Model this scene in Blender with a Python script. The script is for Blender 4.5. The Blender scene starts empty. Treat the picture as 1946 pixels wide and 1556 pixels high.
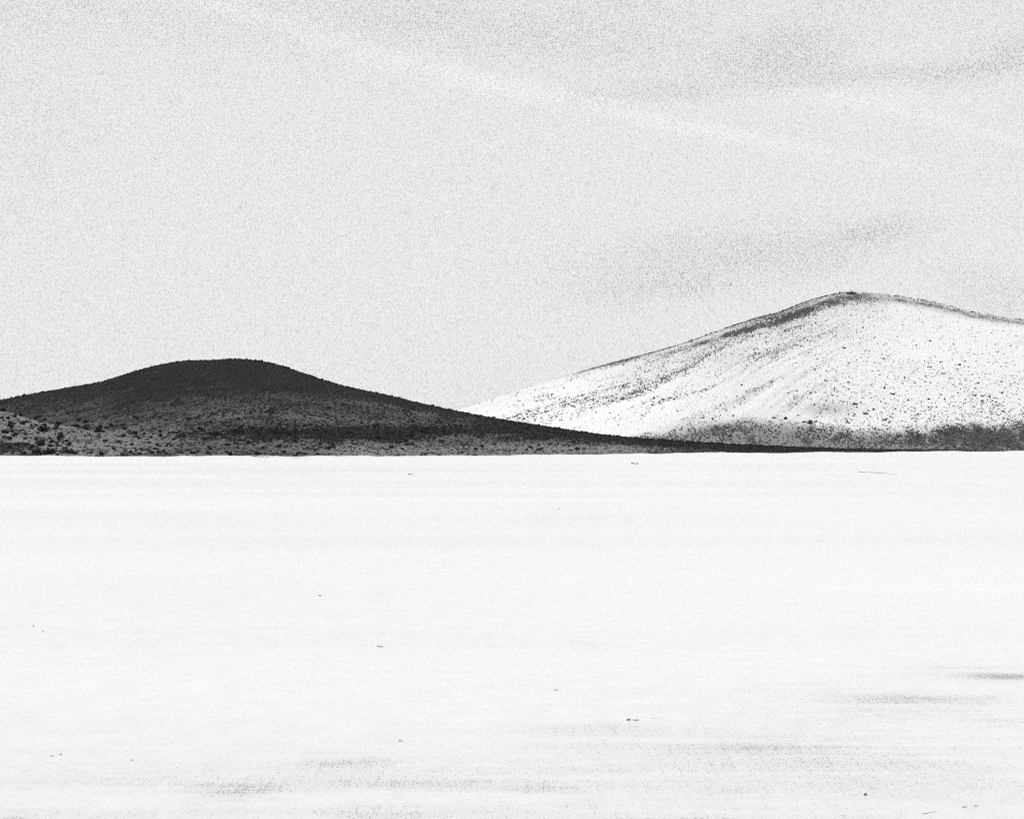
import bpy, math, random
import numpy as np

# ------------------------------------------------------------------ camera, sky, sun, exposure
scene = bpy.context.scene
HFOV = math.radians(24.0)
W_PX, H_PX = 1946.0, 1556.0
F = W_PX / 2 / math.tan(HFOV / 2)          # focal length in pixels of the photograph
HOR = 848.0                                # row of the true horizon
EYE = 1.7

cam_d = bpy.data.cameras.new("camera")
cam = bpy.data.objects.new("camera", cam_d)
scene.collection.objects.link(cam)
cam_d.sensor_width = 36.0
cam_d.angle = HFOV
cam_d.clip_start = 0.1
cam_d.clip_end = 30000.0
cam.location = (0, 0, EYE)
cam.rotation_euler = (math.radians(90) + math.atan((HOR - H_PX / 2) / F), 0, 0)
scene.camera = cam

SUN_EL, SUN_AZ = math.radians(50), math.radians(152)     # azimuth from +Y (view direction) towards +X
sun_d = bpy.data.lights.new("sun", 'SUN')
sun_d.energy = 2.0
sun_d.angle = math.radians(0.6)
sun_d.color = (1, 1, 1)
sun = bpy.data.objects.new("sun", sun_d)
scene.collection.objects.link(sun)
sun.rotation_euler = (math.pi / 2 - SUN_EL, 0, math.pi - SUN_AZ)

world = bpy.data.worlds.new("World")
scene.world = world
world.use_nodes = True


class NT:
    """tiny node-tree helper"""
    def __init__(s, tree):
        s.t = tree
        s.t.nodes.clear()

    def n(s, typ, **kw):
        nd = s.t.nodes.new(typ)
        for k, v in kw.items():
            setattr(nd, k, v)
        return nd

    def put(s, sock, v):
        if isinstance(v, bpy.types.NodeSocket):
            s.t.links.new(v, sock)
        else:
            sock.default_value = v

    def m(s, op, a, b=None, c=None, clamp=False):
        nd = s.n('ShaderNodeMath', operation=op, use_clamp=clamp)
        s.put(nd.inputs[0], a)
        if b is not None:
            s.put(nd.inputs[1], b)
        if c is not None:
            s.put(nd.inputs[2], c)
        return nd.outputs[0]

    def v(s, op, a, b=None):
        nd = s.n('ShaderNodeVectorMath', operation=op)
        s.put(nd.inputs[0], a)
        if b is not None:
            s.put(nd.inputs[1], b)
        return nd.outputs['Value'] if op in ('LENGTH', 'DOT_PRODUCT') else nd.outputs[0]

    def noise(s, vec, scale, detail=2.0, rough=0.5, dist=0.0):
        nd = s.n('ShaderNodeTexNoise')
        nd.noise_dimensions = '3D'
        s.put(nd.inputs['Vector'], vec)
        nd.inputs['Scale'].default_value = scale
        nd.inputs['Detail'].default_value = detail
        nd.inputs['Roughness'].default_value = rough
        nd.inputs['Distortion'].default_value = dist
        return nd.outputs[0]

    def ramp(s, x, lo, hi, a=0.0, b=1.0):
        nd = s.n('ShaderNodeMapRange', interpolation_type='SMOOTHSTEP')
        s.put(nd.inputs[0], x)
        for i, q in enumerate((lo, hi, a, b)):
            nd.inputs[i + 1].default_value = q
        return nd.outputs[0]

    def xyz(s, x, y, z):
        nd = s.n('ShaderNodeCombineXYZ')
        for i, q in enumerate((x, y, z)):
            s.put(nd.inputs[i], q)
        return nd.outputs[0]

    def blob(s, x, y, cx, cy, rx, ry, tilt=0.0):
        """soft elliptical patch, 1 at its centre"""
        dx, dy = s.m('SUBTRACT', x, cx), s.m('SUBTRACT', y, cy)
        ct, st = math.cos(tilt), math.sin(tilt)
        p = s.m('ADD', s.m('MULTIPLY', dx, ct / rx), s.m('MULTIPLY', dy, st / rx))
        q = s.m('SUBTRACT', s.m('MULTIPLY', dy, ct / ry), s.m('MULTIPLY', dx, st / ry))
        r2 = s.m('ADD', s.m('MULTIPLY', p, p), s.m('MULTIPLY', q, q))
        return s.m('EXPONENT', s.m('MULTIPLY', r2, -1.0))


# sky: Nishita sky in neutral grey, seen through a thin bright veil of high cloud
w = NT(world.node_tree)
wout = w.n('ShaderNodeOutputWorld')
bg = w.n('ShaderNodeBackground')
sky = w.n('ShaderNodeTexSky', sky_type='NISHITA')
sky.sun_disc = False
sky.sun_elevation = SUN_EL
sky.sun_rotation = SUN_AZ
bwn = w.n('ShaderNodeRGBToBW')
w.t.links.new(sky.outputs[0], bwn.inputs[0])
co = w.n('ShaderNodeTexCoord').outputs['Generated']
sep = w.n('ShaderNodeSeparateXYZ')
w.t.links.new(co, sep.inputs[0])
az = w.m('MULTIPLY', w.m('ARCTAN2', sep.outputs[0], sep.outputs[1]), F)    # in 1/F radians
el = w.m('MULTIPLY', w.m('ARCSINE', sep.outputs[2]), F)


def sky_blob(px, py, rx, ry, tilt=0.0):
    return w.blob(az, el, px - W_PX / 2, HOR - py, rx, ry, tilt)


warp = w.noise(co, 14.0, 4.0, 0.6)
wisp_co = w.v('MULTIPLY', co, (9.0, 9.0, 30.0))
wisp = w.noise(wisp_co, 1.6, 5.0, 0.55, 0.4)
elw = w.m('ADD', el, w.m('MULTIPLY', w.m('SUBTRACT', warp, 0.5), 50.0))
dark = None
for px, py, rx, ry, t, a in ((1480, 120, 120, 50, .05, .085), (1220, 182, 130, 24, 0, .075), (1720, 160, 220, 20, .03, .07),
                             (1900, 130, 110, 36, .1, .085), (1340, 490, 210, 52, .10, .10), (1250, 540, 140, 34, .08, .07),
                             (1560, 500, 120, 34, .2, .05), (1660, 450, 90, 26, .12, .08), (1900, 560, 90, 40, -.1, .07), (1800, 525, 60, 14, 0, .03),
                             (1700, 20, 400, 60, 0, .03), (500, 0, 900, 110, 0, .05), (1000, 60, 400, 60, -.15, .04),
                             (60, 260, 160, 200, 0, .02)):
    b = w.m('MULTIPLY', w.blob(az, elw, px - W_PX / 2, HOR - py, rx, ry, t), a)
    dark = b if dark is None else w.m('ADD', dark, b)
dark = w.m('MULTIPLY', dark, w.ramp(wisp, 0.3, 0.62, 0.5, 1.0))
lite = None
for px, py, rx, ry, t, a in ((210, -12, 170, 15, -.22, .045), (430, 32, 210, 15, -.24, .035), (700, 108, 240, 22, -.23, .04), (960, 165, 170, 22, -.2, .045),
                             (1230, 225, 200, 18, -.25, .04), (1400, 265, 160, 12, -.2, .04), (1640, 315, 200, 12, -.2, .02), (1600, 205, 200, 22, -.05, .04), (1800, 255, 200, 14, -.25, .03)):
    b = w.m('MULTIPLY', w.blob(az, elw, px - W_PX / 2, HOR - py, rx, ry, t), a)
    lite = b if lite is None else w.m('ADD', lite, b)
veil = w.m('ADD', w.m('SUBTRACT', 0.825, dark), lite)
# film grain put into the sky colour as fine noise, stronger in darker cloud
g1 = w.noise(co, 1500.0, 1.0, 0.7)
g2 = w.noise(co, 2300.0, 0.0, 0.5)
grain = w.m('ADD', w.m('MULTIPLY', g1, 0.6), w.m('MULTIPLY', g2, 0.4))
gamp = w.m('ADD', 0.70, w.m('MULTIPLY', dark, 7.0))
gdk = w.m('MULTIPLY', w.m('MAXIMUM', w.m('SUBTRACT', 0.52, grain), -0.06), gamp)
veil = w.m('MULTIPLY', veil, w.m('SUBTRACT', 1.0, w.m('MULTIPLY', gdk, 1.9)))
nish = w.m('MULTIPLY', bwn.outputs[0], 0.10)
nish = w.m('MINIMUM', nish, 0.9)
tot = w.m('ADD', w.m('MULTIPLY', nish, 0.05), w.m('MULTIPLY', veil, 0.97))
cmb = w.n('ShaderNodeCombineXYZ')
for i in range(3):
    w.t.links.new(tot, cmb.inputs[i])
w.t.links.new(cmb.outputs[0], bg.inputs[0])
bg.inputs[1].default_value = 1.0
w.t.links.new(bg.outputs[0], wout.inputs[0])

scene.view_settings.view_transform = 'Standard'
scene.view_settings.look = 'None'
scene.view_settings.exposure = 0.0
scene.view_settings.gamma = 1.0
scene.render.engine = 'CYCLES'
scene.cycles.use_denoising = False           # the photograph is a grainy film frame
scene.cycles.use_adaptive_sampling = True
scene.cycles.adaptive_threshold = 0.3
scene.cycles.adaptive_min_samples = 6
scene.cycles.sampling_pattern = 'TABULATED_SOBOL'
scene.cycles.max_bounces = 4
scene.cycles.diffuse_bounces = 2
scene.cycles.filter_width = 1.1

# ------------------------------------------------------------------ helpers
rng = np.random.default_rng(7)
_perm = np.random.default_rng(3).random((256, 256))


def vnoise(x, y):
    x, y = np.broadcast_arrays(np.asarray(x, float), np.asarray(y, float))
    xi, yi = np.floor(x).astype(int), np.floor(y).astype(int)
    fx, fy = x - xi, y - yi
    fx, fy = fx * fx * (3 - 2 * fx), fy * fy * (3 - 2 * fy)
    g = lambda i, j: _perm[i & 255, j & 255]
    return ((g(xi, yi) * (1 - fx) + g(xi + 1, yi) * fx) * (1 - fy) +
            (g(xi, yi + 1) * (1 - fx) + g(xi + 1, yi + 1) * fx) * fy)


def fbm(x, y, o=4, r=.5):
    s, a, t = 0, 1.0, 0
    for k in range(o):
        s = s + a * vnoise(x * 2 ** k + 17.3 * k, y * 2 ** k + 5.1 * k)
        t += a
        a *= r
    return s / t


def sst(x, a, b):
    t = np.clip((x - a) / (b - a), 0, 1)
    return t * t * (3 - 2 * t)


def curve(pts):
    xs, ys = np.array([p[0] for p in pts], float), np.array([p[1] for p in pts], float)
    # smooth monotone-ish interpolation: linear, then a small box blur on a fine table
    tx = np.arange(xs[0], xs[-1] + 1, 2.0)
    ty = np.interp(tx, xs, ys)
    k = np.hanning(19)
    k /= k.sum()
    ty = np.convolve(np.pad(ty, 9, mode='edge'), k, 'valid')
    return lambda u: np.interp(u, tx, ty)


def add_mesh(name, co, faces, mat, smooth=True, parent=None):
    me = bpy.data.meshes.new(name)
    co = np.asarray(co, np.float32)
    faces = np.asarray(faces, np.int32)
    n, k = faces.shape
    me.vertices.add(len(co))
    me.vertices.foreach_set('co', co.ravel())
    me.loops.add(n * k)
    me.loops.foreach_set('vertex_index', faces.ravel())
    me.polygons.add(n)
    me.polygons.foreach_set('loop_start', np.arange(n, dtype=np.int32) * k)
    me.polygons.foreach_set('loop_total', np.full(n, k, np.int32))
    if smooth:
        me.polygons.foreach_set('use_smooth', np.ones(n, bool))
    me.update(calc_edges=True)
    me.materials.append(mat)
    o = bpy.data.objects.new(name, me)
    scene.collection.objects.link(o)
    if parent:
        o.parent = parent
    return o


def grid_faces(nr, nc):
    i = np.arange(nr - 1)[:, None] * nc + np.arange(nc - 1)[None, :]
    return np.stack([i, i + 1, i + nc + 1, i + nc], -1).reshape(-1, 4)


def set_attr(o, name, vals):
    a = o.data.attributes.new(name, 'FLOAT', 'POINT')
    a.data.foreach_set('value', np.asarray(vals, np.float32).ravel())


def tag(o, label=None, cat=None, group=None, kind=None):
    if label:
        o['label'] = label
    if cat:
        o['category'] = cat
    if group:
        o['group'] = group
    if kind:
        o['kind'] = kind
    return o


# ------------------------------------------------------------------ materials
def grey(nt, v):
    return nt.xyz(v, v, v)


def soil_material(name, sx, sy, dark_v, bump, lamp=1.6):
    """bare soil broken by countless patches of stones and litter; 'cover' says how much of it they hide"""
    mt = bpy.data.materials.new(name)
    mt.use_nodes = True
    n = NT(mt.node_tree)
    out = n.n('ShaderNodeOutputMaterial')
    bs = n.n('ShaderNodeBsdfPrincipled')
    bs.inputs['Roughness'].default_value = 1.0
    bs.inputs['Specular IOR Level'].default_value = 0.05
    oc = n.n('ShaderNodeTexCoord').outputs['Object']
    at = n.n('ShaderNodeAttribute', attribute_name='albedo').outputs['Fac']
    cv = n.n('ShaderNodeAttribute', attribute_name='cover').outputs['Fac']
    fl = n.v('MULTIPLY', oc, (sx, sy, 0.0))
    f = n.noise(fl, 1.0, 2.0, 0.75)
    f2 = n.noise(n.v('ADD', fl, (37.0, 11.0, 5.0)), 0.35, 3.0, 0.7)
    f = n.m('ADD', n.m('MULTIPLY', f, 0.75), n.m('MULTIPLY', f2, 0.25))
    thr = n.m('ADD', 0.5, n.m('MULTIPLY', n.m('SUBTRACT', 0.5, cv), 0.42))
    mk = n.m('MULTIPLY', n.m('ADD', n.m('SUBTRACT', f, thr), 0.03), 16.0, clamp=True)
    light = n.m('MULTIPLY', at, n.m('ADD', 1.0, n.m('MULTIPLY', n.m('SUBTRACT', n.noise(fl, 1.5, 1.0, 0.8), 0.5), lamp)))
    dk = n.m('MINIMUM', n.m('MULTIPLY', n.m('ADD', 0.4, n.m('MULTIPLY', n.noise(fl, 2.7, 1.0, 0.5), 1.2)), dark_v), at)
    mx = n.n('ShaderNodeMix', data_type='FLOAT')
    n.t.links.new(mk, mx.inputs[0])
    n.t.links.new(light, mx.inputs[2])
    n.t.links.new(dk, mx.inputs[3])
    col = n.m('MINIMUM', mx.outputs[0], 0.9)
    n.t.links.new(grey(n, col), bs.inputs['Base Color'])
    bp = n.n('ShaderNodeBump')
    bp.inputs['Strength'].default_value = bump
    bp.inputs['Distance'].default_value = 0.25
    n.t.links.new(f, bp.inputs['Height'])
    n.t.links.new(bp.outputs[0], bs.inputs['Normal'])
    n.t.links.new(bs.outputs[0], out.inputs[0])
    return mt


def plain_material(name, v, amp=0.3, scale=3.0):
    mt = bpy.data.materials.new(name)
    mt.use_nodes = True
    n = NT(mt.node_tree)
    out = n.n('ShaderNodeOutputMaterial')
    bs = n.n('ShaderNodeBsdfPrincipled')
    bs.inputs['Roughness'].default_value = 0.95
    bs.inputs['Specular IOR Level'].default_value = 0.1
    oc = n.n('ShaderNodeTexCoord').outputs['Object']
    f = n.m('ADD', 1.0, n.m('MULTIPLY', n.m('SUBTRACT', n.noise(oc, scale, 4.0, 0.7), 0.5), amp * 2))
    n.t.links.new(grey(n, n.m('MULTIPLY', f, v)), bs.inputs['Base Color'])
    n.t.links.new(bs.outputs[0], out.inputs[0])
    return mt


M_DARK = soil_material("dark_hill_soil", 1.05, 0.10, 0.015, 0.5, 2.4)
M_KNOLL = soil_material("knoll_soil", 1.7, 0.28, 0.022, 0.5, 2.2)
M_SAND = soil_material("pale_sand_slope", 0.78, 0.18, 0.075, 0.3, 0.8)
M_LEAF = plain_material("scrub_foliage", 0.030, 0.5, 2.0)
M_LEAF_HAZED = plain_material("hazed_scrub_foliage", 0.075, 0.5, 2.0)  # pale hill's leaves lightened, distance haze put into their colour
M_ROCK = plain_material("dark_rock", 0.07, 0.5, 1.5)
M_PEB = plain_material("pebble", 0.16, 0.5, 60.0)
M_PEB2 = plain_material("pale_pebble", 0.46, 0.5, 60.0)
M_WOOD = plain_material("weathered_wood", 0.28, 0.6, 12.0)


def px_at(px, py):
    """ground point (flat, z=0) that the photograph shows at a pixel"""
    d = EYE * F / (py - HOR)
    return (px - W_PX / 2) / F * d, d


# white salt flat
mt = bpy.data.materials.new("salt_crust")
mt.use_nodes = True
n = NT(mt.node_tree)
out = n.n('ShaderNodeOutputMaterial')
bs = n.n('ShaderNodeBsdfPrincipled')
bs.inputs['Roughness'].default_value = 0.9
bs.inputs['Specular IOR Level'].default_value = 0.1
oc = n.n('ShaderNodeTexCoord').outputs['Object']
sp = n.n('ShaderNodeSeparateXYZ')
n.t.links.new(oc, sp.inputs[0])
X, Y = sp.outputs[0], sp.outputs[1]
crumbs = n.noise(n.v('MULTIPLY', oc, (0.8, 0.7, 1.0)), 3.0, 9.0, 1.0)
grit = n.noise(n.v('MULTIPLY', oc, (105.0, 13.0, 0.0)), 1.0, 1.0, 0.6)
streak = n.noise(n.v('MULTIPLY', oc, (0.25, 1.4, 1.0)), 1.2, 6.0, 0.65)
wide = n.noise(n.v('MULTIPLY', oc, (0.02, 0.05, 1.0)), 1.0, 4.0, 0.6)
grey_patch = None  # grey patches and bands in the crust colour, darker overall towards the viewer
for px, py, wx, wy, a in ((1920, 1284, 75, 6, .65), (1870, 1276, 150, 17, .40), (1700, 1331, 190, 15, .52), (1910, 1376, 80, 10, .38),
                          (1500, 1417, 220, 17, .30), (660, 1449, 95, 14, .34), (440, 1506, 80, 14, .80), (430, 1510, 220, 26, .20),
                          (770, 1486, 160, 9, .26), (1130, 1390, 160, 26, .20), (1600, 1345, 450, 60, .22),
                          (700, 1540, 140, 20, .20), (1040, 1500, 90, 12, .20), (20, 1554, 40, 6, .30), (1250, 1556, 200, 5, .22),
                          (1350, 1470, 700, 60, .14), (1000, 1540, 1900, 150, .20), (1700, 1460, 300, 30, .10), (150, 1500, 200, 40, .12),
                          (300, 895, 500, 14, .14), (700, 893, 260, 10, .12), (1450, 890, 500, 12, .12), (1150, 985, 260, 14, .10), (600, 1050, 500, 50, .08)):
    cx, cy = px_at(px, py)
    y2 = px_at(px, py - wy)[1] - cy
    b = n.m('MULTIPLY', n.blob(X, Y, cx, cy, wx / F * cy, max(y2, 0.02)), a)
    grey_patch = b if grey_patch is None else n.m('ADD', grey_patch, b)
grey_patch = n.m('MULTIPLY', grey_patch, n.ramp(streak, 0.34, 0.60, 0.35, 1.3))
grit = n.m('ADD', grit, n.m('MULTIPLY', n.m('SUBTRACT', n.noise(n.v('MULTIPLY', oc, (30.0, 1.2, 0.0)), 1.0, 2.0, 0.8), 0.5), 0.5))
thr = n.m('SUBTRACT', 0.72, n.m('MULTIPLY', grey_patch, 0.40))
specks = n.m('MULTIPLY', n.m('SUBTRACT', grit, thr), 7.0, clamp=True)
dsp = n.m('ADD', n.m('MULTIPLY', grey_patch, 0.24), n.m('MULTIPLY', specks, 0.36))
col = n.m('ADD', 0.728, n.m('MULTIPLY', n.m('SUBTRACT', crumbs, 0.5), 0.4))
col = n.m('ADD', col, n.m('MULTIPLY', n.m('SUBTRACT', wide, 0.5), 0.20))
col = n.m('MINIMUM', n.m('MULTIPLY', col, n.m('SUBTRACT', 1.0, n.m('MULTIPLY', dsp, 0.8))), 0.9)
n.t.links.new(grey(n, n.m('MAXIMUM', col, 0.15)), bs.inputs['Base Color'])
bp = n.n('ShaderNodeBump')
bp.inputs['Strength'].default_value = 0.25
bp.inputs['Distance'].default_value = 0.004
n.t.links.new(n.noise(oc, 60.0, 6.0, 0.7), bp.inputs['Height'])
n.t.links.new(bp.outputs[0], bs.inputs['Normal'])
n.t.links.new(bs.outputs[0], out.inputs[0])
M_SALT = mt

# ------------------------------------------------------------------ terrain
v_edge = curve([(-700, 865), (0, 865.5), (50, 867), (100, 865.5), (160, 867), (330, 867), (450, 865), (560, 866.5), (760, 866),
                (900, 865.5), (1000, 864), (1150, 862.5), (1300, 861), (1380, 859.5), (1480, 860.5), (1560, 858.5),
                (1650, 859), (1780, 857), (1820, 856), (1850, 858), (1946, 856.5), (2700, 857)])


def edge_dist(u):
    """how far off the white flat ends, along the azimuth of column u"""
    return 1.5 * F / (curve_edge(u) - HOR)


curve_edge = curve([(-700, 866), (450, 866), (900, 865.5), (1150, 863), (1400, 860.5), (1650, 859), (1946, 857.5), (2700, 857)])


def berm(u):
    """height of the low white bank at the end of the flat"""
    return EYE - (v_edge(u) - HOR) / F * edge_dist(u) + 0.30 * (fbm(u / 38., 3., 3) - .5)


# ground: one sheet out to the horizon
fine_u = np.arange(-700, 2701, 5.0)
a_f = np.arctan((fine_u - W_PX / 2) / F)
a_c = np.linspace(a_f[-1], a_f[0] + 2 * np.pi, 90)[1:-1]
ang = np.concatenate([a_f, a_c, [a_f[0] + 2 * np.pi]])
rad = np.concatenate([[0.05], np.geomspace(2, 380, 130), np.arange(386, 1120, 5.0), np.geomspace(1130, 14000, 30)])
A, R = np.meshgrid(ang, rad)
GX, GY = R * np.sin(A), R * np.cos(A)
U = np.where(np.abs(A) < 1.2, W_PX / 2 + F * np.tan(np.clip(A, -1.2, 1.2)), 0)
inside = (A <= a_f[-1] + 1e-6)
D = edge_dist(U)
yy = GY - D
z = np.where(yy < 0, berm(U) * np.exp(-(yy / 40.) ** 2), 0)
z = np.where(yy >= 0, berm(U) * (1 - sst(yy, 0, 16)) - 2.2 * sst(yy, 0, 60), z)
z = np.where(inside, z, 0.0) * sst(R, 60, 300)
z = z + (fbm(GX / 9., GY / 14., 3) - .5) * 0.05 * sst(R, 20, 60) + (fbm(GX / 1.6, GY / 1.1, 3) - .5) * 0.012 * (R < 60)
z = np.where(inside, z, z - 0.0)
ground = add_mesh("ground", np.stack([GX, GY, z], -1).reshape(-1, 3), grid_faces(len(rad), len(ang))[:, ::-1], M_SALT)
tag(ground, "flat bare white ground with faint grey streaks", kind="structure")


class Hill:
    """a height field on an azimuth x distance grid; H(u) crest height, from the flat's edge to behind the crest"""
    def __init__(s, u0, u1, du, crest, depth, base, back, prof, rows=260, extra=None):
        s.us = np.arange(u0, u1 + du, du)
        s.du = du
        s.yc, s.yb = depth(s.us), base(s.us)
        s.hc = (HOR - crest(s.us)) / F * s.yc + EYE
        t = np.concatenate([np.linspace(0, 1, rows), 1 + np.linspace(0, 1, 60)[1:] ** 1.2])
        s.t = t
        T, UU = np.meshgrid(t, s.us, indexing='ij')
        Yf = s.yb + T * (s.yc - s.yb)
        Yk = s.yc + (T - 1) * back
        s.Y = np.where(T <= 1, Yf, Yk)
        s.X = (UU - W_PX / 2) / F * s.Y
        s.U = UU
        P = np.where(T <= 1, prof(np.minimum(T, 1), UU), np.cos(np.pi / 2 * np.clip(T - 1, 0, 1)) ** 1.5)
        tb, tc = (-0.6 - EYE) / s.yb, (s.hc - EYE) / s.yc      # tangents of elevation at foot and crest
        s.Z = np.where(T <= 1, EYE + (tb + (tc - tb) * P) * Yf, -0.6 + (s.hc + 0.6) * P)
        if extra is not None:
            s.Z = s.Z + extra(s.X, s.Y, T, UU)
        s.V = HOR - (s.Z - EYE) / s.Y * F

    def build(s, name, mat, albedo, mottle, label):
        nr, nc = s.Z.shape
        o = add_mesh(name, np.stack([s.X, s.Y, s.Z], -1).reshape(-1, 3), grid_faces(nr, nc), mat)
        set_attr(o, 'albedo', np.clip(albedo, .004, .9))
        set_attr(o, 'cover', np.clip(mottle, 0, 1))
        tag(o, label, kind="structure")
        return o

    def hit(s, u, v):
        """first point of the surface seen at pixel (u, v); nan where there is none"""
        c = np.clip((u - s.us[0]) / s.du, 0, len(s.us) - 1.001)
        i = c.astype(int)
        f = c - i
        out = np.full((len(u), 3), np.nan)
        for lo in range(0, len(u), 4000):
            sl = slice(lo, lo + 4000)
            ii, ff = i[sl], f[sl]
            Vc = s.V[:, ii] * (1 - ff) + s.V[:, ii + 1] * ff
            Yc = s.Y[:, ii] * (1 - ff) + s.Y[:, ii + 1] * ff
            Zc = s.Z[:, ii] * (1 - ff) + s.Z[:, ii + 1] * ff
            ok = Vc <= v[sl]
            k = ok.argmax(0)
            has = ok.any(0) & (k > 0)
            k = np.maximum(k, 1)
            j = np.arange(len(ii))
            va, vb = Vc[k - 1, j], Vc[k, j]
            g = np.clip((va - v[sl]) / np.maximum(va - vb, 1e-6), 0, 1)
            y = Yc[k - 1, j] * (1 - g) + Yc[k, j] * g
            zz = Zc[k - 1, j] * (1 - g) + Zc[k, j] * g
            xx = (u[sl] - W_PX / 2) / F * y
            r = np.stack([xx, y, zz], -1)
            r[~has] = np.nan
            out[sl] = r
        return out


# dark hill, its long tail running off to the right
L_CREST = curve([(-700, 850), (-500, 838), (-300, 812), (-150, 785), (0, 760), (60, 748), (130, 736), (190, 726), (230, 713), (270, 701), (310, 691),
                 (350, 685), (400, 684), (440, 681.5), (475, 683), (520, 690), (560, 703), (600, 717), (650, 732), (700, 743),
                 (740, 751), (800, 766), (860, 779), (900, 787), (950, 796), (1000, 804), (1060, 813), (1120, 822),
                 (1200, 831), (1300, 838), (1400, 844), (1500, 848.5), (1600, 852), (1700, 854.5), (1800, 856.5), (1900, 858.5), (2100, 862)])
L_DEPTH = curve([(-700, 1000), (0, 1120), (440, 1180), (700, 1080), (900, 960), (1100, 860), (1300, 840), (1500, 860), (1700, 930), (1900, 1030), (2100, 1100)])


def l_base(u):
    return edge_dist(u) + 1


def l_prof(T, UU):
    return 0.35 * T ** 1.3 * (2.3 - 1.3 * T) + 0.65 * np.sin(np.pi / 2 * T) ** 1.5


def l_extra(X, Y, T, UU):
    e = 1.0 * (fbm(X / 40., Y / 60., 4) - .5) * np.sin(np.pi * np.clip(T, 0, 1)) ** .7 * 2.0
    e += 0.5 * (fbm(X / 5., Y / 9., 3) - .5)
    return e * sst(T, 0, .05) * (1 - .8 * sst(T, .8, 1))


hill_l = Hill(-700, 2040, 4, L_CREST, L_DEPTH, l_base, 420., l_prof, 240, l_extra)

# pale hill behind it
R_CREST = curve([(300, 850), (600, 830), (760, 806), (860, 783), (890, 773), (940, 757), (1000, 738), (1060, 718), (1120, 701), (1170, 687), (1230, 671), (1290, 655),
                 (1340, 637), (1390, 619), (1440, 602), (1480, 593), (1520, 577), (1555, 565), (1590, 557.5), (1612, 554.5), (1650, 556.5),
                 (1700, 561), (1760, 570), (1800, 579), (1840, 590), (1900, 602), (1946, 607), (2050, 622), (2200, 655), (2400, 720), (2700, 820)])
R_DEPTH = curve([(300, 1250), (890, 1420), (1300, 1500), (1619, 1520), (1800, 1500), (2100, 1480), (2700, 1400)])
R_BASE = curve([(300, 1000), (1000, 1040), (1300, 1040), (1650, 1010), (1946, 990), (2700, 1000)])
SX, SY = (1640 - W_PX / 2) / F * 1560, 1560.


def r_base(u):
    return np.maximum(R_BASE(u), edge_dist(u) + 1)


def r_prof(T, UU):
    # low skirt, steady slope, rounded crest
    a = 0.10 * sst(T, 0, .25) + 0.90 * np.sin(np.pi / 2 * np.clip((T - .08) / .92, 0, 1)) ** 1.25
    return a


def lay(U, V):
    """rills slant down the left flank; angle about a point beyond the right shoulder, as columns and rows"""
    th = np.arctan2(V - 380., 2150. - U)
    r = np.hypot(V - 380., 2150. - U)
    return th, r


def rill(X, Y, Z):
    U = W_PX / 2 + X / Y * F
    V = HOR - (Z - EYE) / Y * F
    th, r = lay(U, V)
    return fbm(th * 52 + 1.2 * vnoise(U / 130., V / 60.), r / 170., 4, .65)


def r_extra(X, Y, T, UU):
    Z = EYE + (HOR - R_CREST(UU)) / F * r_prof(np.clip(T, 0, 1), UU) * Y
    left = 1 - sst(UU, 1500, 1680)
    e = (rill(X, Y, Z) - .5) * 3.5 * (0.12 + .88 * left) * sst(T, .05, .3) * (1 - sst(T, .80, .97))
    e += 0.9 * (fbm(X / 14., Y / 22., 4) - .5) * sst(T, 0, .1)
    return e


hill_r = Hill(300, 2700, 4, R_CREST, R_DEPTH, r_base, 520., r_prof, 320, r_extra)

# low near knoll at the left
K_CREST = curve([(-700, 800), (-300, 775), (0, 779), (30, 786), (60, 797), (100, 806), (150, 814), (200, 826), (260, 842), (330, 856), (420, 868)])
K_DEPTH = curve([(-700, 620), (0, 600), (420, 520)])
hill_k = Hill(-700, 420, 3, K_CREST, K_DEPTH, l_base, 120., lambda T, UU: np.sin(np.pi / 2 * T) ** 1.15, 160,
              lambda X, Y, T, UU: (fbm(X / 9., Y / 14., 4) - .5) * 1.0 * sst(T, 0, .1) * (1 - .6 * sst(T, .9, 1)))

# albedo and cover fields ------------------------------------------------------
U_, V_, X_, Y_, = hill_l.U, hill_l.V, hill_l.X, hill_l.Y
crest = L_CREST(U_)
below = V_ - crest
n1 = fbm(X_ / 25., Y_ / 45., 4)
n2 = fbm(X_ / 7., Y_ / 30., 4)
topdark = 1 - sst(V_ + 40 * (n1 - .5) + 20 * (n2 - .5) - 0.04 * np.abs(U_ - 450), 715, 805)  # dark hill's colour, darker towards its summit
topdark *= 1 - 0.55 * sst(U_, 560, 800)
band = np.exp(-((V_ - (824 - 6 * sst(U_, 700, 1000) + 8 * sst(U_, 1000, 1400) + 26 * (n2 - .5))) / 12.) ** 2) * sst(U_, 260, 560)
tailtop = sst(U_, 950, 1150) * (1 - sst(below, 5, 16))
low = sst(V_, 838, 850) * sst(U_, 480, 700) * (1 - sst(U_, 1150, 1350))
leftsoil = (1 - sst(U_, 250, 420)) * sst(V_, 800, 835)
alb = 0.098 + .03 * (n1 - .5) + .08 * low + .06 * leftsoil - .072 * topdark - .02 * sst(U_, 850, 1100) * (1 - low)
cov = .44 + .55 * (n2 - .5) + .26 * topdark + .3 * (1 - sst(below, 4, 26)) * sst(U_, 500, 700) + .45 * np.clip(band, 0, 1) + .5 * tailtop - .15 * low - .1 * leftsoil
cov += .2 * (1 - sst(below, 0, 6))
hill_l.build("hill", M_DARK, alb, cov, "dark scrub covered hill with a long low tail reaching right")

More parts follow.
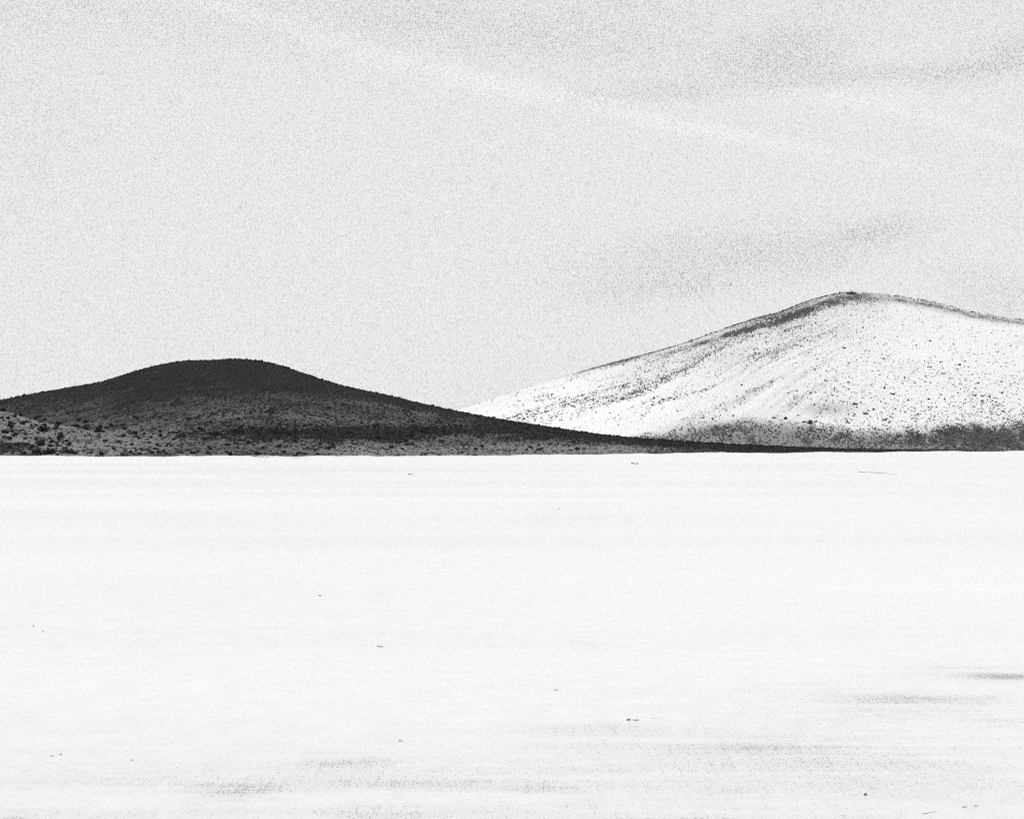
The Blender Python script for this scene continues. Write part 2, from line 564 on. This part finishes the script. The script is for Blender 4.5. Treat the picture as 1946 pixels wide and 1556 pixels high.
U_, V_, X_, Y_, = hill_r.U, hill_r.V, hill_r.X, hill_r.Y
n1 = fbm(X_ / 30., Y_ / 60., 4)
n2 = fbm(X_ / 6., Y_ / 20., 4)
below = V_ - R_CREST(U_)
g = rill(X_, Y_, hill_r.Z)
left = 1 - sst(U_, 1500, 1640)
# gravel cap under the crest
wcap = np.interp(U_, [1150, 1330, 1440, 1500, 1560, 1620, 1700, 1800, 1900, 2000], [3, 4, 6, 7, 8, 12, 8, 9, 7, 6])
ctr = np.interp(U_, [1200, 1330, 1440, 1500, 1560, 1620, 1700, 1800, 2000], [8, 13, 17, 20, 18, 10, 7, 8, 5])
cap = np.exp(-((below - ctr) / wcap) ** 2) * (.25 + .75 * sst(U_, 1230, 1420)) * sst(U_, 1050, 1250)
line = (1 - sst(below, 1.0, 4)) * sst(U_, 980, 1150)
cap = np.clip(np.maximum(cap, line * .5), 0, 1)
streakm = sst(g, .36, .70) * left * (.35 + .65 * sst(U_, 900, 1150)) * (1 - .75 * sst(V_, 730, 800))
upper = (1 - sst(below + 60 * (n1 - .5), 20, 110)) * sst(U_, 1000, 1250) * (1 - sst(U_, 1600, 1720))
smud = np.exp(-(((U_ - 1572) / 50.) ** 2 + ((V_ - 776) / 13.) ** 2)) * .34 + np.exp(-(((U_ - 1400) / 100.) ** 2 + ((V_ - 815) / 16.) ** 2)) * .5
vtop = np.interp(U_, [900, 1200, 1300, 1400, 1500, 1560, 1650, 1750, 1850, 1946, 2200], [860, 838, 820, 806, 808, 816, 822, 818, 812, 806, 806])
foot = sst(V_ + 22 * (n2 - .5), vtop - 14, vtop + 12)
alb = .675 + .12 * (1 - sst(U_, 1000, 1450)) + .05 * (n1 - .5)
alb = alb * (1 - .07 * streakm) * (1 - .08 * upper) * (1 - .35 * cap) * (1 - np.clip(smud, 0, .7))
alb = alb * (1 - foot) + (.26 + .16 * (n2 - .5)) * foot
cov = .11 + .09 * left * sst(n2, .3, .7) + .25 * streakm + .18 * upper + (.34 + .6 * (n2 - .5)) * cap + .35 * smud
dk = sst(U_, 1690, 1850) * np.exp(-((V_ - 834) / 17.) ** 2)
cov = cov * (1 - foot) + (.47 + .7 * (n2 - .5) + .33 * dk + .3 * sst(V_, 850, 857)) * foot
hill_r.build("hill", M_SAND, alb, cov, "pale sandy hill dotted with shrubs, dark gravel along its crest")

U_, V_, X_, Y_, = hill_k.U, hill_k.V, hill_k.X, hill_k.Y
n2 = fbm(X_ / 4., Y_ / 12., 4)
corner = sst(V_ - .12 * U_ * 1.0, 836, 842) * (1 - sst(U_, 70, 110))
alb = .195 + .05 * (n2 - .5)
cov = .42 + .9 * (n2 - .5) + .35 * corner
hill_k.build("knoll", M_KNOLL, alb, cov, "low paler knoll of grey soil in front of the dark hill")


# ------------------------------------------------------------------ shrubs
def leaf_cloud(seed, nl, size, flat=.62, lobes=5):
    """a bushy crown of leaf clumps: quads scattered through a few overlapping lobes, plus stems to the ground"""
    r_ = np.random.default_rng(seed)
    lc = r_.normal(0, .34, (lobes, 3))
    lc[:, 2] = np.abs(lc[:, 2]) * .5 + .25
    lr = r_.uniform(.38, .62, lobes)
    k = r_.integers(0, lobes, nl)
    d = r_.normal(size=(nl, 3))
    d /= np.linalg.norm(d, axis=1)[:, None]
    p = lc[k] + d * (lr[k] * r_.uniform(.45, 1, nl) ** .5)[:, None]
    p[:, 2] = np.abs(p[:, 2]) * flat
    p[:, :2] /= 1.05
    a = r_.normal(size=(nl, 3))
    a /= np.linalg.norm(a, axis=1)[:, None]
    b = np.cross(a, r_.normal(size=(nl, 3)))
    b /= np.linalg.norm(b, axis=1)[:, None]
    s = (size * r_.uniform(.6, 1.3, nl))[:, None]
    q = np.stack([p - a * s, p + b * s * .55, p + a * s, p - b * s * .55], 1)
    co = q.reshape(-1, 3)
    fc = np.arange(nl * 4).reshape(-1, 4)
    # stems
    st = []
    for j in range(6):
        e = lc[j % lobes] * (1, 1, flat)
        w_ = .035
        st.append([[w_, 0, -.15], [-w_, 0, -.15], e + (-w_ * .4, 0, 0), e + (w_ * .4, 0, 0)])
        st.append([[0, w_, -.15], [0, -w_, -.15], e + (0, -w_ * .4, 0), e + (0, w_ * .4, 0)])
    st = np.array(st).reshape(-1, 3)
    fc = np.concatenate([fc, len(co) + np.arange(len(st)).reshape(-1, 4)])
    co = np.concatenate([co, st])
    return co, fc


PROTO = []
for i in range(8):
    co_, fc_ = leaf_cloud(20 + i, 230, .17, .60 if i % 2 else .75, 4 + i % 3)
    o = add_mesh("shrub", co_, fc_, M_LEAF if i < 5 else M_LEAF_HAZED, smooth=False)
    PROTO.append(o.data)
    bpy.data.objects.remove(o)

u_crest_l = lambda u: L_CREST(u)


def sample(hill, num, dens, u0, u1, v0, v1):
    u = rng.uniform(u0, u1, num)
    v = rng.uniform(v0, v1, num)
    keep = rng.random(num) < dens(u, v)
    u, v = u[keep], v[keep]
    p = hill.hit(u, v)
    ok = ~np.isnan(p[:, 0])
    return u[ok], v[ok], p[ok]


# pale hill -----------------------------------------------------------
def dens_r(u, v):
    bl = v - R_CREST(u)
    x = (u - W_PX / 2) / F * 1330.
    base = np.full(u.shape, .25)
    # rows of brush along the rills of the left flank
    hillp = hill_r.hit(u, v)
    X, Y, Z = np.nan_to_num(hillp[:, 0]), np.nan_to_num(hillp[:, 1], nan=1300.), np.nan_to_num(hillp[:, 2])
    gl = sst(rill(X, Y, Z), .40, .68)
    left = 1 - sst(u, 1480, 1640)
    base = base * (1 - left) + left * (.03 + .62 * gl * (1 - sst(bl, 40, 190)) + .14 * gl)
    base = base + .38 * (1 - sst(bl, 6, 60)) * sst(u, 1250, 1450) * (1 - sst(u, 1620, 1720))
    base = base + .9 * (1 - sst(bl, 3, 16)) * sst(u, 1150, 1400) * .5
    base = base + .22 * (1 - sst(np.hypot((u - 1520) / 1.3, v - 640), 20, 70))
    base = base + .14 * sst(v, 700, 800) * sst(u, 1620, 1900)
    vt = np.interp(u, [900, 1200, 1300, 1400, 1500, 1560, 1650, 1750, 1850, 1946, 2200], [850, 832, 822, 812, 806, 808, 818, 812, 806, 800, 800])
    ft = sst(v, vt - 8, vt + 8)
    dk = sst(u, 1760, 1850) * np.exp(-((v - 832) / 14.) ** 2)
    base = base * (1 - ft) + ft * (.55 + .35 * sst(u, 1500, 1700) + 1.0 * dk)
    base = base * (.4 + 1.2 * vnoise(X / 14., Y / 30.))
    ring = sst(u, 1380, 1450) * (1 - sst(u, 1480, 1560)) * sst(v, 690, 720) * (1 - sst(v, 790, 800))
    base = base * (1 - .75 * ring)
    return np.clip(base, 0, 1)


ru, rv, rp = sample(hill_r, 62000, dens_r, 860, 2120, 550, 858)
vis = rv < np.where(ru < 1850, L_CREST(ru) + 3, 900)
ru, rv, rp = ru[vis], rv[vis], rp[vis]
rs = rng.gamma(2.4, .62, len(ru)) * (0.65 + .75 * sst(rv, 600, 800)) + .9          # width in pixels of the photo
rs = np.where(rv - R_CREST(ru) < 14, rs * .8, rs)
rs = np.minimum(rs, 7.0)


def crest_row(hill, crestf, u0, u1, num, lo, hi):
    """brush standing along a crest line"""
    u = rng.uniform(u0, u1, num)
    v = crestf(u) + rng.uniform(.3, 2.2, num)
    p = hill.hit(u, v)
    ok = ~np.isnan(p[:, 0])
    return u[ok], v[ok], p[ok], (lo + (hi - lo) * rng.random(num) ** 2.5)[ok]


cu, cv_, cp, cs = crest_row(hill_r, R_CREST, 1180, 2100, 420, 2.2, 6.5)
ru, rv, rp, rs = np.concatenate([ru, cu]), np.concatenate([rv, cv_]), np.concatenate([rp, cp]), np.concatenate([rs, cs])

# dark hill -----------------------------------------------------------
def dens_l(u, v):
    h = hill_l.hit(u, v)
    X, Y = np.nan_to_num(h[:, 0]), np.nan_to_num(h[:, 1], nan=700.)
    bl = v - L_CREST(u)
    d = .25 + .3 * sst(vnoise(X / 10., Y / 22.), .35, .7)
    d = d + .5 * np.exp(-((v - 818) / 11.) ** 2) * sst(u, 300, 600) * sst(vnoise(X / 6., Y / 20.), .2, .6)
    d = d + .6 * (1 - sst(bl, 1, 5))
    d = np.where((u < 430) & (v > 800), d * .55, d)
    return np.clip(d, 0, 1)


lu, lv, lp = sample(hill_l, 80000, dens_l, -180, 1760, 679, 866)
lv_b = lv - L_CREST(lu)
ls = rng.gamma(2.6, .55, len(lu)) * (0.8 + 1.9 * sst(lv, 740, 850) * (1 - .4 * sst(lu, 500, 1000))) + 1.0
ls = np.where(lu > 1100, np.minimum(ls, 5), ls)
ls = np.where(lv_b < 6, np.minimum(ls, 4.2), ls)
ls = np.minimum(ls, 11)
cu, cv_, cp, cs = crest_row(hill_l, L_CREST, -180, 1500, 1000, 2.5, 9.0)
lu, lv, lp, ls = np.concatenate([lu, cu]), np.concatenate([lv, cv_]), np.concatenate([lp, cp]), np.concatenate([ls, cs])
hid = (lu < 420) & (lv > K_CREST(lu) - 1)
lu, lv, lp, ls = lu[~hid], lv[~hid], lp[~hid], ls[~hid]


def dens_k(u, v):
    return np.full(u.shape, .5)


ku, kv, kp = sample(hill_k, 3400, dens_k, -150, 400, 776, 868)
ks = rng.gamma(2, 2.0, len(ku)) + 1.2
ks = np.minimum(ks, 13)

# shrubs that can be told apart in the photograph: column, foot row, width in pixels, own label (or None)
HAND_K = [(82, 820, 26, "broadest black shrub on the knoll's upper slope at the left"),
          (10, 823, 20, "black shrub at the left picture edge, halfway up the grey knoll"),
          (30, 827, 14, None), (15, 834, 20, "black shrub just above the knoll's dark corner, nearest the left edge"),
          (118, 832, 18, "rounded black shrub standing apart on the knoll's right shoulder"),
          (20, 809, 17, "black shrub near the knoll's top, close to the left edge"), (48, 835, 10, None),
          (49, 845, 12, None), (82, 837, 11, None), (69, 837, 10, None), (77, 847, 26, "wide low shrub in the middle of the knoll's lower slope"),
          (96, 862, 30, "large black shrub at the knoll's foot where the dark corner meets the white flat"),
          (70, 861, 18, None), (45, 862, 15, None), (128, 839, 12, None), (132, 847, 14, None), (123, 853, 13, None), (134, 862, 20, "shrub touching the white flat just right of the knoll's largest foot shrub"),
          (162, 850, 8, None), (5, 782, 15, "shrub on the very top of the knoll at the left edge"), (28, 793, 12, None), (19, 803, 9, None),
          (44, 807, 17, None), (77, 803, 12, None), (86, 810, 15, None), (68, 796, 12, None), (105, 815, 14, None), (60, 815, 9, None),
          (58, 853, 12, None), (20, 851, 12, None), (33, 845, 9, None), (100, 840, 9, None), (110, 848, 8, None), (105, 826, 8, None)]
HAND_L = [(166, 839, 20, "left one of two joined shrubs on grey soil right of the knoll"), (181, 837, 16, "right one of two joined shrubs on grey soil right of the knoll"),
          (223, 853, 20, "upright black shrub at the end of a dark curving line of brush"),
          (177, 861, 24, "wide shrub at the white flat's edge below the two joined shrubs"), (203, 860, 24, None),
          (253, 825, 20, "dense black shrub high on the dark hill's left apron"), (236, 816, 14, None), (162, 804, 15, "lone flat shrub on a pale patch of the dark hill's left flank"),
          (144, 812, 16, None), (272, 864, 26, "largest shrub on the white flat's edge under the dark hill"), (298, 857, 20, "shrub pair member right of the largest edge shrub, a little higher"),
          (261, 857, 16, None), (249, 855, 14, None), (344, 862, 12, None), (365, 862, 12, None), (306, 830, 16, None), (190, 812, 11, None),
          (213, 811, 11, None), (159, 818, 26, None), (188, 821, 20, None), (150, 862, 14, None), (240, 861, 12, None), (320, 845, 11, None),
          (205, 842, 14, None), (214, 846, 12, None), (196, 838, 12, None), (430, 860, 9, None), (350, 830, 12, None), (372, 822, 14, None), (410, 826, 14, None),
          (455, 815, 15, "largest dark clump of brush straight below the dark hill's summit"), (330, 836, 11, None)]
HAND_R = [(1625, 769, 10, "larger triangular shrub standing alone on bare sand in the pale hill's lower middle"),
          (1646, 787, 10, "rounded shrub below and right of the triangular one on the pale hill"),
          (1697, 750, 10, "biggest shrub on the open white face right of the pale hill's centre"),
          (1660, 779, 8, "flat wide shrub between the triangular and the rounded shrub on the pale hill"),
          (1681, 738, 8, "shrub just above and left of the biggest one on the white face"),
          (1681, 799, 8, "last big shrub above the grey foot band below the pale hill's centre"), (1727, 761, 6.5, None),
          (1640, 623, 6, "darkest speck of a shrub high under the pale hill's summit"),
          (1768, 648, 7, "dark shrub high on the pale hill's right shoulder"),
          (1824, 694, 7, "dark shrub midway up the right side of the pale hill"), (1789, 689, 6, None), (1766, 759, 6, None),
          (1541, 748, 7, "small flat shrub alone on smooth sand left of the pale hill's centre"),
          (1514, 743, 5, "tiny round shrub alone on smooth sand, left neighbour of the flat one"),
          (1612, 727, 6, None), (1867, 763, 8, None), (1701, 778, 5, None), (1745, 788, 6, None),
          (1472, 795, 9, "left of two shrubs at the top edge of the pale hill's grey foot"), (1492, 796, 10, "right of two shrubs at the top edge of the pale hill's grey foot"),
          (1517, 790, 6, None), (1463, 802, 7, None), (1603, 764, 5.5, None), (1904, 748, 6, None), (1903, 726, 6, None), (1540, 805, 14, "widest clump of brush where the grey foot meets the sand"),
          (1739, 728, 5, None), (1796, 759, 5.5, None), (1866, 752, 5.5, None), (1850, 751, 5, None), (1679, 682, 6.5, None), (1921, 658, 5, None),
          (1605, 662, 6, None), (1742, 657, 5.5, None), (1619, 600, 5.5, None), (1691, 802, 6, None), (1550, 802, 9, None), (1528, 803, 8, None), (1706, 640, 4.5, None), (1570, 610, 5, None)]


def region(u, v, which, wpx):
    """where a shrub stands, in words one can find in the picture, and the clump it belongs to"""
    if which == 'k':
        zone = "on the knoll's crest" if v < K_CREST(u) + 10 else "at the knoll's foot" if v > 853 else "on the knoll's middle slope"
        side = "at the far left" if u < 60 else "right of the broadest shrub" if u < 130 else "near its right end"
        return "black shrub %s, %s" % (zone, side), "shrubs %s, %s" % (zone, side)
    if which == 'l':
        if v - L_CREST(u) < 6:
            side = "left of the summit" if u < 330 else "right of the summit" if u > 540 else "at the summit"
            return "small shrub on the dark hill's skyline, %s" % side, "skyline shrubs %s" % side
        zone = ("at the dark hill's very foot" if v > 855 else "just above the dark hill's foot" if v > 840 else
                "in the dark hill's black brush band" if v > 812 else "above the dark hill's brush band")
        side = ("beside the knoll" if u < 300 else "left of the summit" if u < 430 else "below the summit" if u < 540 else
                "right of the summit" if u < 700 else "halfway along" if u < 900 else "on its right tail")
        size = "broad shrub" if wpx > 9 else "small shrub"
        return "%s %s, %s" % (size, zone, side), "%ss %s, %s" % (size, zone, side)
    if v > 800:
        side = "towards the right edge" if u > 1740 else "below the triangular shrub" if u > 1590 else "left of the triangular shrub"
        return "dark shrub on the pale hill's grey foot, %s" % side, "shrubs on the pale hill's foot, %s" % side
    if u < 1560:
        return "small shrub in the slanting rows on the pale hill's left flank", "shrubs in rows on the pale hill's left flank"
    zone = "upper" if v < 680 else "middle" if v < 750 else "lower"
    side = "under the summit" if u < 1700 else "right of the summit" if u < 1830 else "near the right edge"
    return "dark shrub on the pale hill's %s white face, %s" % (zone, side), "shrubs on the pale hill's %s face %s" % (zone, side)


def hand(hill, lst):
    u = np.array([h[0] for h in lst], float)
    v = np.array([h[1] for h in lst], float)
    return u, v, hill.hit(u, v), np.array([h[2] for h in lst], float), [h[3] for h in lst]


items = []     # (which, u, v, point, width in px, label)
for which, hill, lst, pop in (('k', hill_k, HAND_K, (ku, kv, kp, ks)), ('l', hill_l, HAND_L, (lu, lv, lp, ls)), ('r', hill_r, HAND_R, (ru, rv, rp, rs))):
    u, v, p, s_, lb = hand(hill, lst)
    if which in 'kl':
        miss = np.isnan(p[:, 0])
        alt = (hill_l if which == 'k' else hill_k).hit(u, v)
        p[miss] = alt[miss]
    for i in range(len(u)):
        if np.isnan(p[i, 0]):
            x, y = (u[i] - W_PX / 2) / F * (edge_dist(u[i]) + 8), edge_dist(u[i]) + 8
            p[i] = (x, y, .1)
        items.append((which, u[i], v[i], p[i], s_[i], lb[i], True))
    u, v, p, s_ = pop
    for i in range(len(u)):
        items.append((which, u[i], v[i], p[i], s_[i], None, False))

N_IND = 296
order = sorted(range(len(items)), key=lambda i: (not items[i][6], not (0 < items[i][1] < W_PX), -items[i][4]))
chosen = set(order[:N_IND])
clumps = {}
for i in order[:N_IND]:
    which, u, v, p, wpx, lb, _h = items[i]
    o = bpy.data.objects.new("shrub", PROTO[i % 5 if which != 'r' else i % 8])
    scene.collection.objects.link(o)
    r_ = wpx * .5 / F * p[1]
    o.location = (p[0], p[1], p[2] - .05 * r_)
    hz = rng.uniform(1.0, 1.4)
    o.scale = (r_, r_ * rng.uniform(.8, 1.1), r_ * hz)
    o.rotation_euler = (0, 0, rng.uniform(0, 6.28))
    reg, grp = region(u, v, which, wpx)
    tag(o, lb or reg, "shrub", grp)
    if not lb:
        clumps.setdefault(reg, []).append((u, o))
# in a clump of a few, each is told by its place in the row
ORD = ["leftmost", "second from left", "third from left", "fourth from left", "fifth from left", "sixth from left", "seventh from left", "eighth from left"]
for reg, lst in clumps.items():
    lst.sort(key=lambda t: t[0])
    if 1 < len(lst) <= 8:
        for k, (u, o) in enumerate(lst):
            word = "rightmost" if k == len(lst) - 1 else ORD[k]
            o['label'] = "%s, %s" % (reg, word)

# the rest of the brush: past counting, one cover per hill
LOW = [leaf_cloud(60 + i, 26, .34, .62, 4) for i in range(6)]
for which, name, label, mat in (('r', "scrub_cover", "fine scatter of small dark scrub over the pale hill", M_LEAF_HAZED),
                                ('l', "scrub_cover", "fine dense cover of low scrub over the dark hill", M_LEAF),
                                ('k', "scrub_cover", "fine scatter of low scrub over the near knoll", M_LEAF)):
    C, FC, off = [], [], 0
    for i, it in enumerate(items):
        if it[0] != which or i in chosen:
            continue
        co_, fc_ = LOW[i % 6]
        p, r_ = it[3], it[4] * .5 / F * it[3][1]
        a = rng.uniform(0, 6.28)
        ca, sa = math.cos(a), math.sin(a)
        q = co_ * (r_, r_, r_ * rng.uniform(.7, 1.1))
        q = np.stack([q[:, 0] * ca - q[:, 1] * sa, q[:, 0] * sa + q[:, 1] * ca, q[:, 2]], -1) + p
        C.append(q)
        FC.append(fc_ + off)
        off += len(co_)
    o = add_mesh(name, np.concatenate(C), np.concatenate(FC), mat, smooth=False)
    tag(o, label, kind="stuff")


# ------------------------------------------------------------------ rocks, pebbles, sticks
def rock_mesh(seed, sub=2, squash=.7, rough=.3):
    import bmesh
    bm = bmesh.new()
    bmesh.ops.create_icosphere(bm, subdivisions=sub, radius=1.0)
    r_ = random.Random(seed)
    ax = [(r_.uniform(-1, 1), r_.uniform(-1, 1), r_.uniform(-.6, 1), r_.uniform(.55, .85)) for _ in range(7)]
    for vv in bm.verts:
        d = vv.co.normalized()
        k = 1.0
        for a, b, c, t in ax:
            l = math.sqrt(a * a + b * b + c * c)
            dp = (d.x * a + d.y * b + d.z * c) / l
            if dp > t:
                k = min(k, t / dp)
        k *= 1 + r_.uniform(-rough, rough) * .25
        vv.co = d * k
        vv.co.z *= squash
    co = [tuple(vv.co) for vv in bm.verts]
    fc = [[x.index for x in f.verts] for f in bm.faces]
    bm.free()
    return np.array(co), np.array(fc)


# summit outcrop on the pale hill
tip = hill_r.hit(np.array([1618.]), np.array([559.]))[0]
C, FC, off = [], [], 0
for k, (dx, dz, rr) in enumerate(((0, .5, 1.5), (-1.3, .0, 1.2), (1.4, -.1, 1.4), (2.8, -.5, 1.2), (-2.7, -.6, 1.0), (.5, 1.3, .8))):
    co_, fc_ = rock_mesh(40 + k)
    C.append(co_ * rr + (tip[0] + dx, tip[1], tip[2] + dz + .3))
    FC.append(fc_ + off)
    off += len(co_)
o = add_mesh("rock_outcrop", np.concatenate(C), np.concatenate(FC), M_ROCK, smooth=False)
tag(o, "small dark rock knob on the very summit of the pale hill", "rock")

PEB = [  # column, row, width in px, material, label
    (608, 1131.5, 5, M_PEB, "lone dark pebble on the open white flat, left of the middle"),
    (693, 1225.5, 5, M_PEB2, "tiny pebble just left of a short dark sliver on the flat"),
    (1643, 1508.5, 9, M_PEB, "darkest round pebble near the bottom right of the flat"),
    (1831, 1532, 9, M_PEB2, "left of two faint pebbles in the bottom right corner of the flat"),
    (1852, 1530, 9, M_PEB2, "right of two faint pebbles in the bottom right corner of the flat"),
    (762, 1406.5, 9, M_PEB2, "small grey pebble above the grey patch at the lower middle"),
    (101, 1436, 8, M_PEB2, "left of two faint pebbles at the lower left of the flat"),
    (118, 1433, 8, M_PEB2, "right of two faint pebbles at the lower left of the flat"),
    (1057, 1311, 8, M_PEB2, "faint pebble above and left of the dark crumb cluster"),
    (1063, 968, 5, M_PEB2, "speck of a pebble on the flat in the far middle"),
    (65, 1188.5, 4, M_PEB, "left of two specks at the left side of the flat"),
    (83, 1198.5, 4, M_PEB2, "right of two specks at the left side of the flat"),
    (1195, 1367.5, 10, M_PEB, "dark pebble at the head of the crumb trail on the lower flat"),
    (1203, 1367.5, 7, M_PEB2, "second pebble of the crumb trail, right against the dark one"),
    (253, 1443, 7, M_PEB2, "faint pebble between the lower left pebbles and the grey patch"),
]
for k, (px, py, wd, m_, lb) in enumerate(PEB):
    x, y = px_at(px, py)
    r_ = wd * .5 / F * y
    co_, fc_ = rock_mesh(k, 2, .62)
    o = add_mesh("pebble", co_ * r_, fc_, m_, smooth=False)
    o.location = (x, y, r_ * .35)
    o.rotation_euler = (0, 0, k * 1.3)
    tag(o, lb, "pebble", "pebbles strewn on the white flat")


def stick_mesh(pts, rad, seed, twigs=()):
    """a crooked tapering stick along pts, with short side twigs"""
    r_ = random.Random(seed)
    C, FC = [], []

    def tube(ps, r0, r1):
        n_ = len(ps)
        for i, q in enumerate(ps):
            t = i / (n_ - 1)
            rr = r0 * (1 - t) + r1 * t
            d = np.array(ps[min(i + 1, n_ - 1)]) - np.array(ps[max(i - 1, 0)])
            d = d / (np.linalg.norm(d) + 1e-9)
            s1 = np.cross(d, (0, 0, 1.0))
            s1 /= np.linalg.norm(s1) + 1e-9
            s2 = np.cross(s1, d)
            for k in range(6):
                a = k * math.pi / 3
                C.append(np.array(q) + (s1 * math.cos(a) + s2 * math.sin(a)) * rr)
        b = len(C) - 6 * n_
        for i in range(n_ - 1):
            for k in range(6):
                FC.append([b + i * 6 + k, b + i * 6 + (k + 1) % 6, b + (i + 1) * 6 + (k + 1) % 6, b + (i + 1) * 6 + k])
    tube(pts, rad, rad * .35)
    for i, dx, dy, dz in twigs:
        p0 = np.array(pts[i])
        tube([p0, p0 + np.array((dx, dy, dz)) * .6 + (0, 0, .01), p0 + np.array((dx, dy, dz))], rad * .6, rad * .2)
    return np.array(C), np.array(FC)


def stick(name, px0, py0, px1, py1, thick_px, label, seed, m_=M_WOOD, twigs=True, wob=.5):
    x0, y0 = px_at(px0, py0)
    x1, y1 = px_at(px1, py1)
    r_ = random.Random(seed)
    N = 9
    rad = thick_px * .5 / F * y0
    pts = []
    for i in range(N):
        t = i / (N - 1)
        pts.append(((x1 - x0) * t, (y1 - y0) * t + r_.uniform(-1, 1) * rad * 2, rad * (.55 + wob * r_.uniform(-.6, 1.3))))
    L = abs(x1 - x0)
    tw = [(r_.randint(1, N - 2), r_.uniform(-.2, .2) * L, r_.uniform(-.1, .1) * L, r_.uniform(1.0, 2.6) * rad) for _ in range(4)] if twigs else []
    C, FC = stick_mesh(pts, rad, seed, tw)
    gz = 0.0
    # follow the low bank near the end of the flat
    D_ = edge_dist(px0)
    gz = berm(px0) * math.exp(-((y0 - D_) / 40.) ** 2) if y0 > 250 else 0.0
    o = add_mesh(name, C, FC, m_, smooth=False)
    o.location = (x0, y0, float(gz))
    return tag(o, label, "stick", "dead sticks on the white flat")


stick("dead_branch", 478, 869.0, 512, 872.6, 1.9, "dark dead branch on the flat just below the dark hill's foot", 1)
stick("dead_branch", 556, 871, 590, 872, .8, "thin faint branch right of the dark one below the dark hill", 2, twigs=False)
stick("dead_branch", 1631, 896.5, 1706, 901, 1.3, "long thin broken branch lying on the flat below the pale hill", 3, twigs=False)
stick("dead_branch", 1200, 880.5, 1213, 882.5, 2.6, "short dark branch on the far flat right of the middle", 4)
stick("twig", 776, 901, 786, 902, 1.8, "short twig on the far flat left of the middle", 5, twigs=False)
stick("twig", 718, 1228, 729, 1229, 3.0, "short dark sliver of wood on the middle flat", 6, twigs=False)
stick("twig", 1206, 1369, 1214, 1368, 2.6, "curled crumb of wood at the tail of the crumb trail", 7)
stick("twig", 1240, 1364, 1262, 1362, 1.4, "faint thin twig right of the crumb trail", 8, twigs=False)
stick("twig", 1752, 1545, 1782, 1539, 2.2, "faint slanting twig left of the two bottom right pebbles", 9, twigs=False)
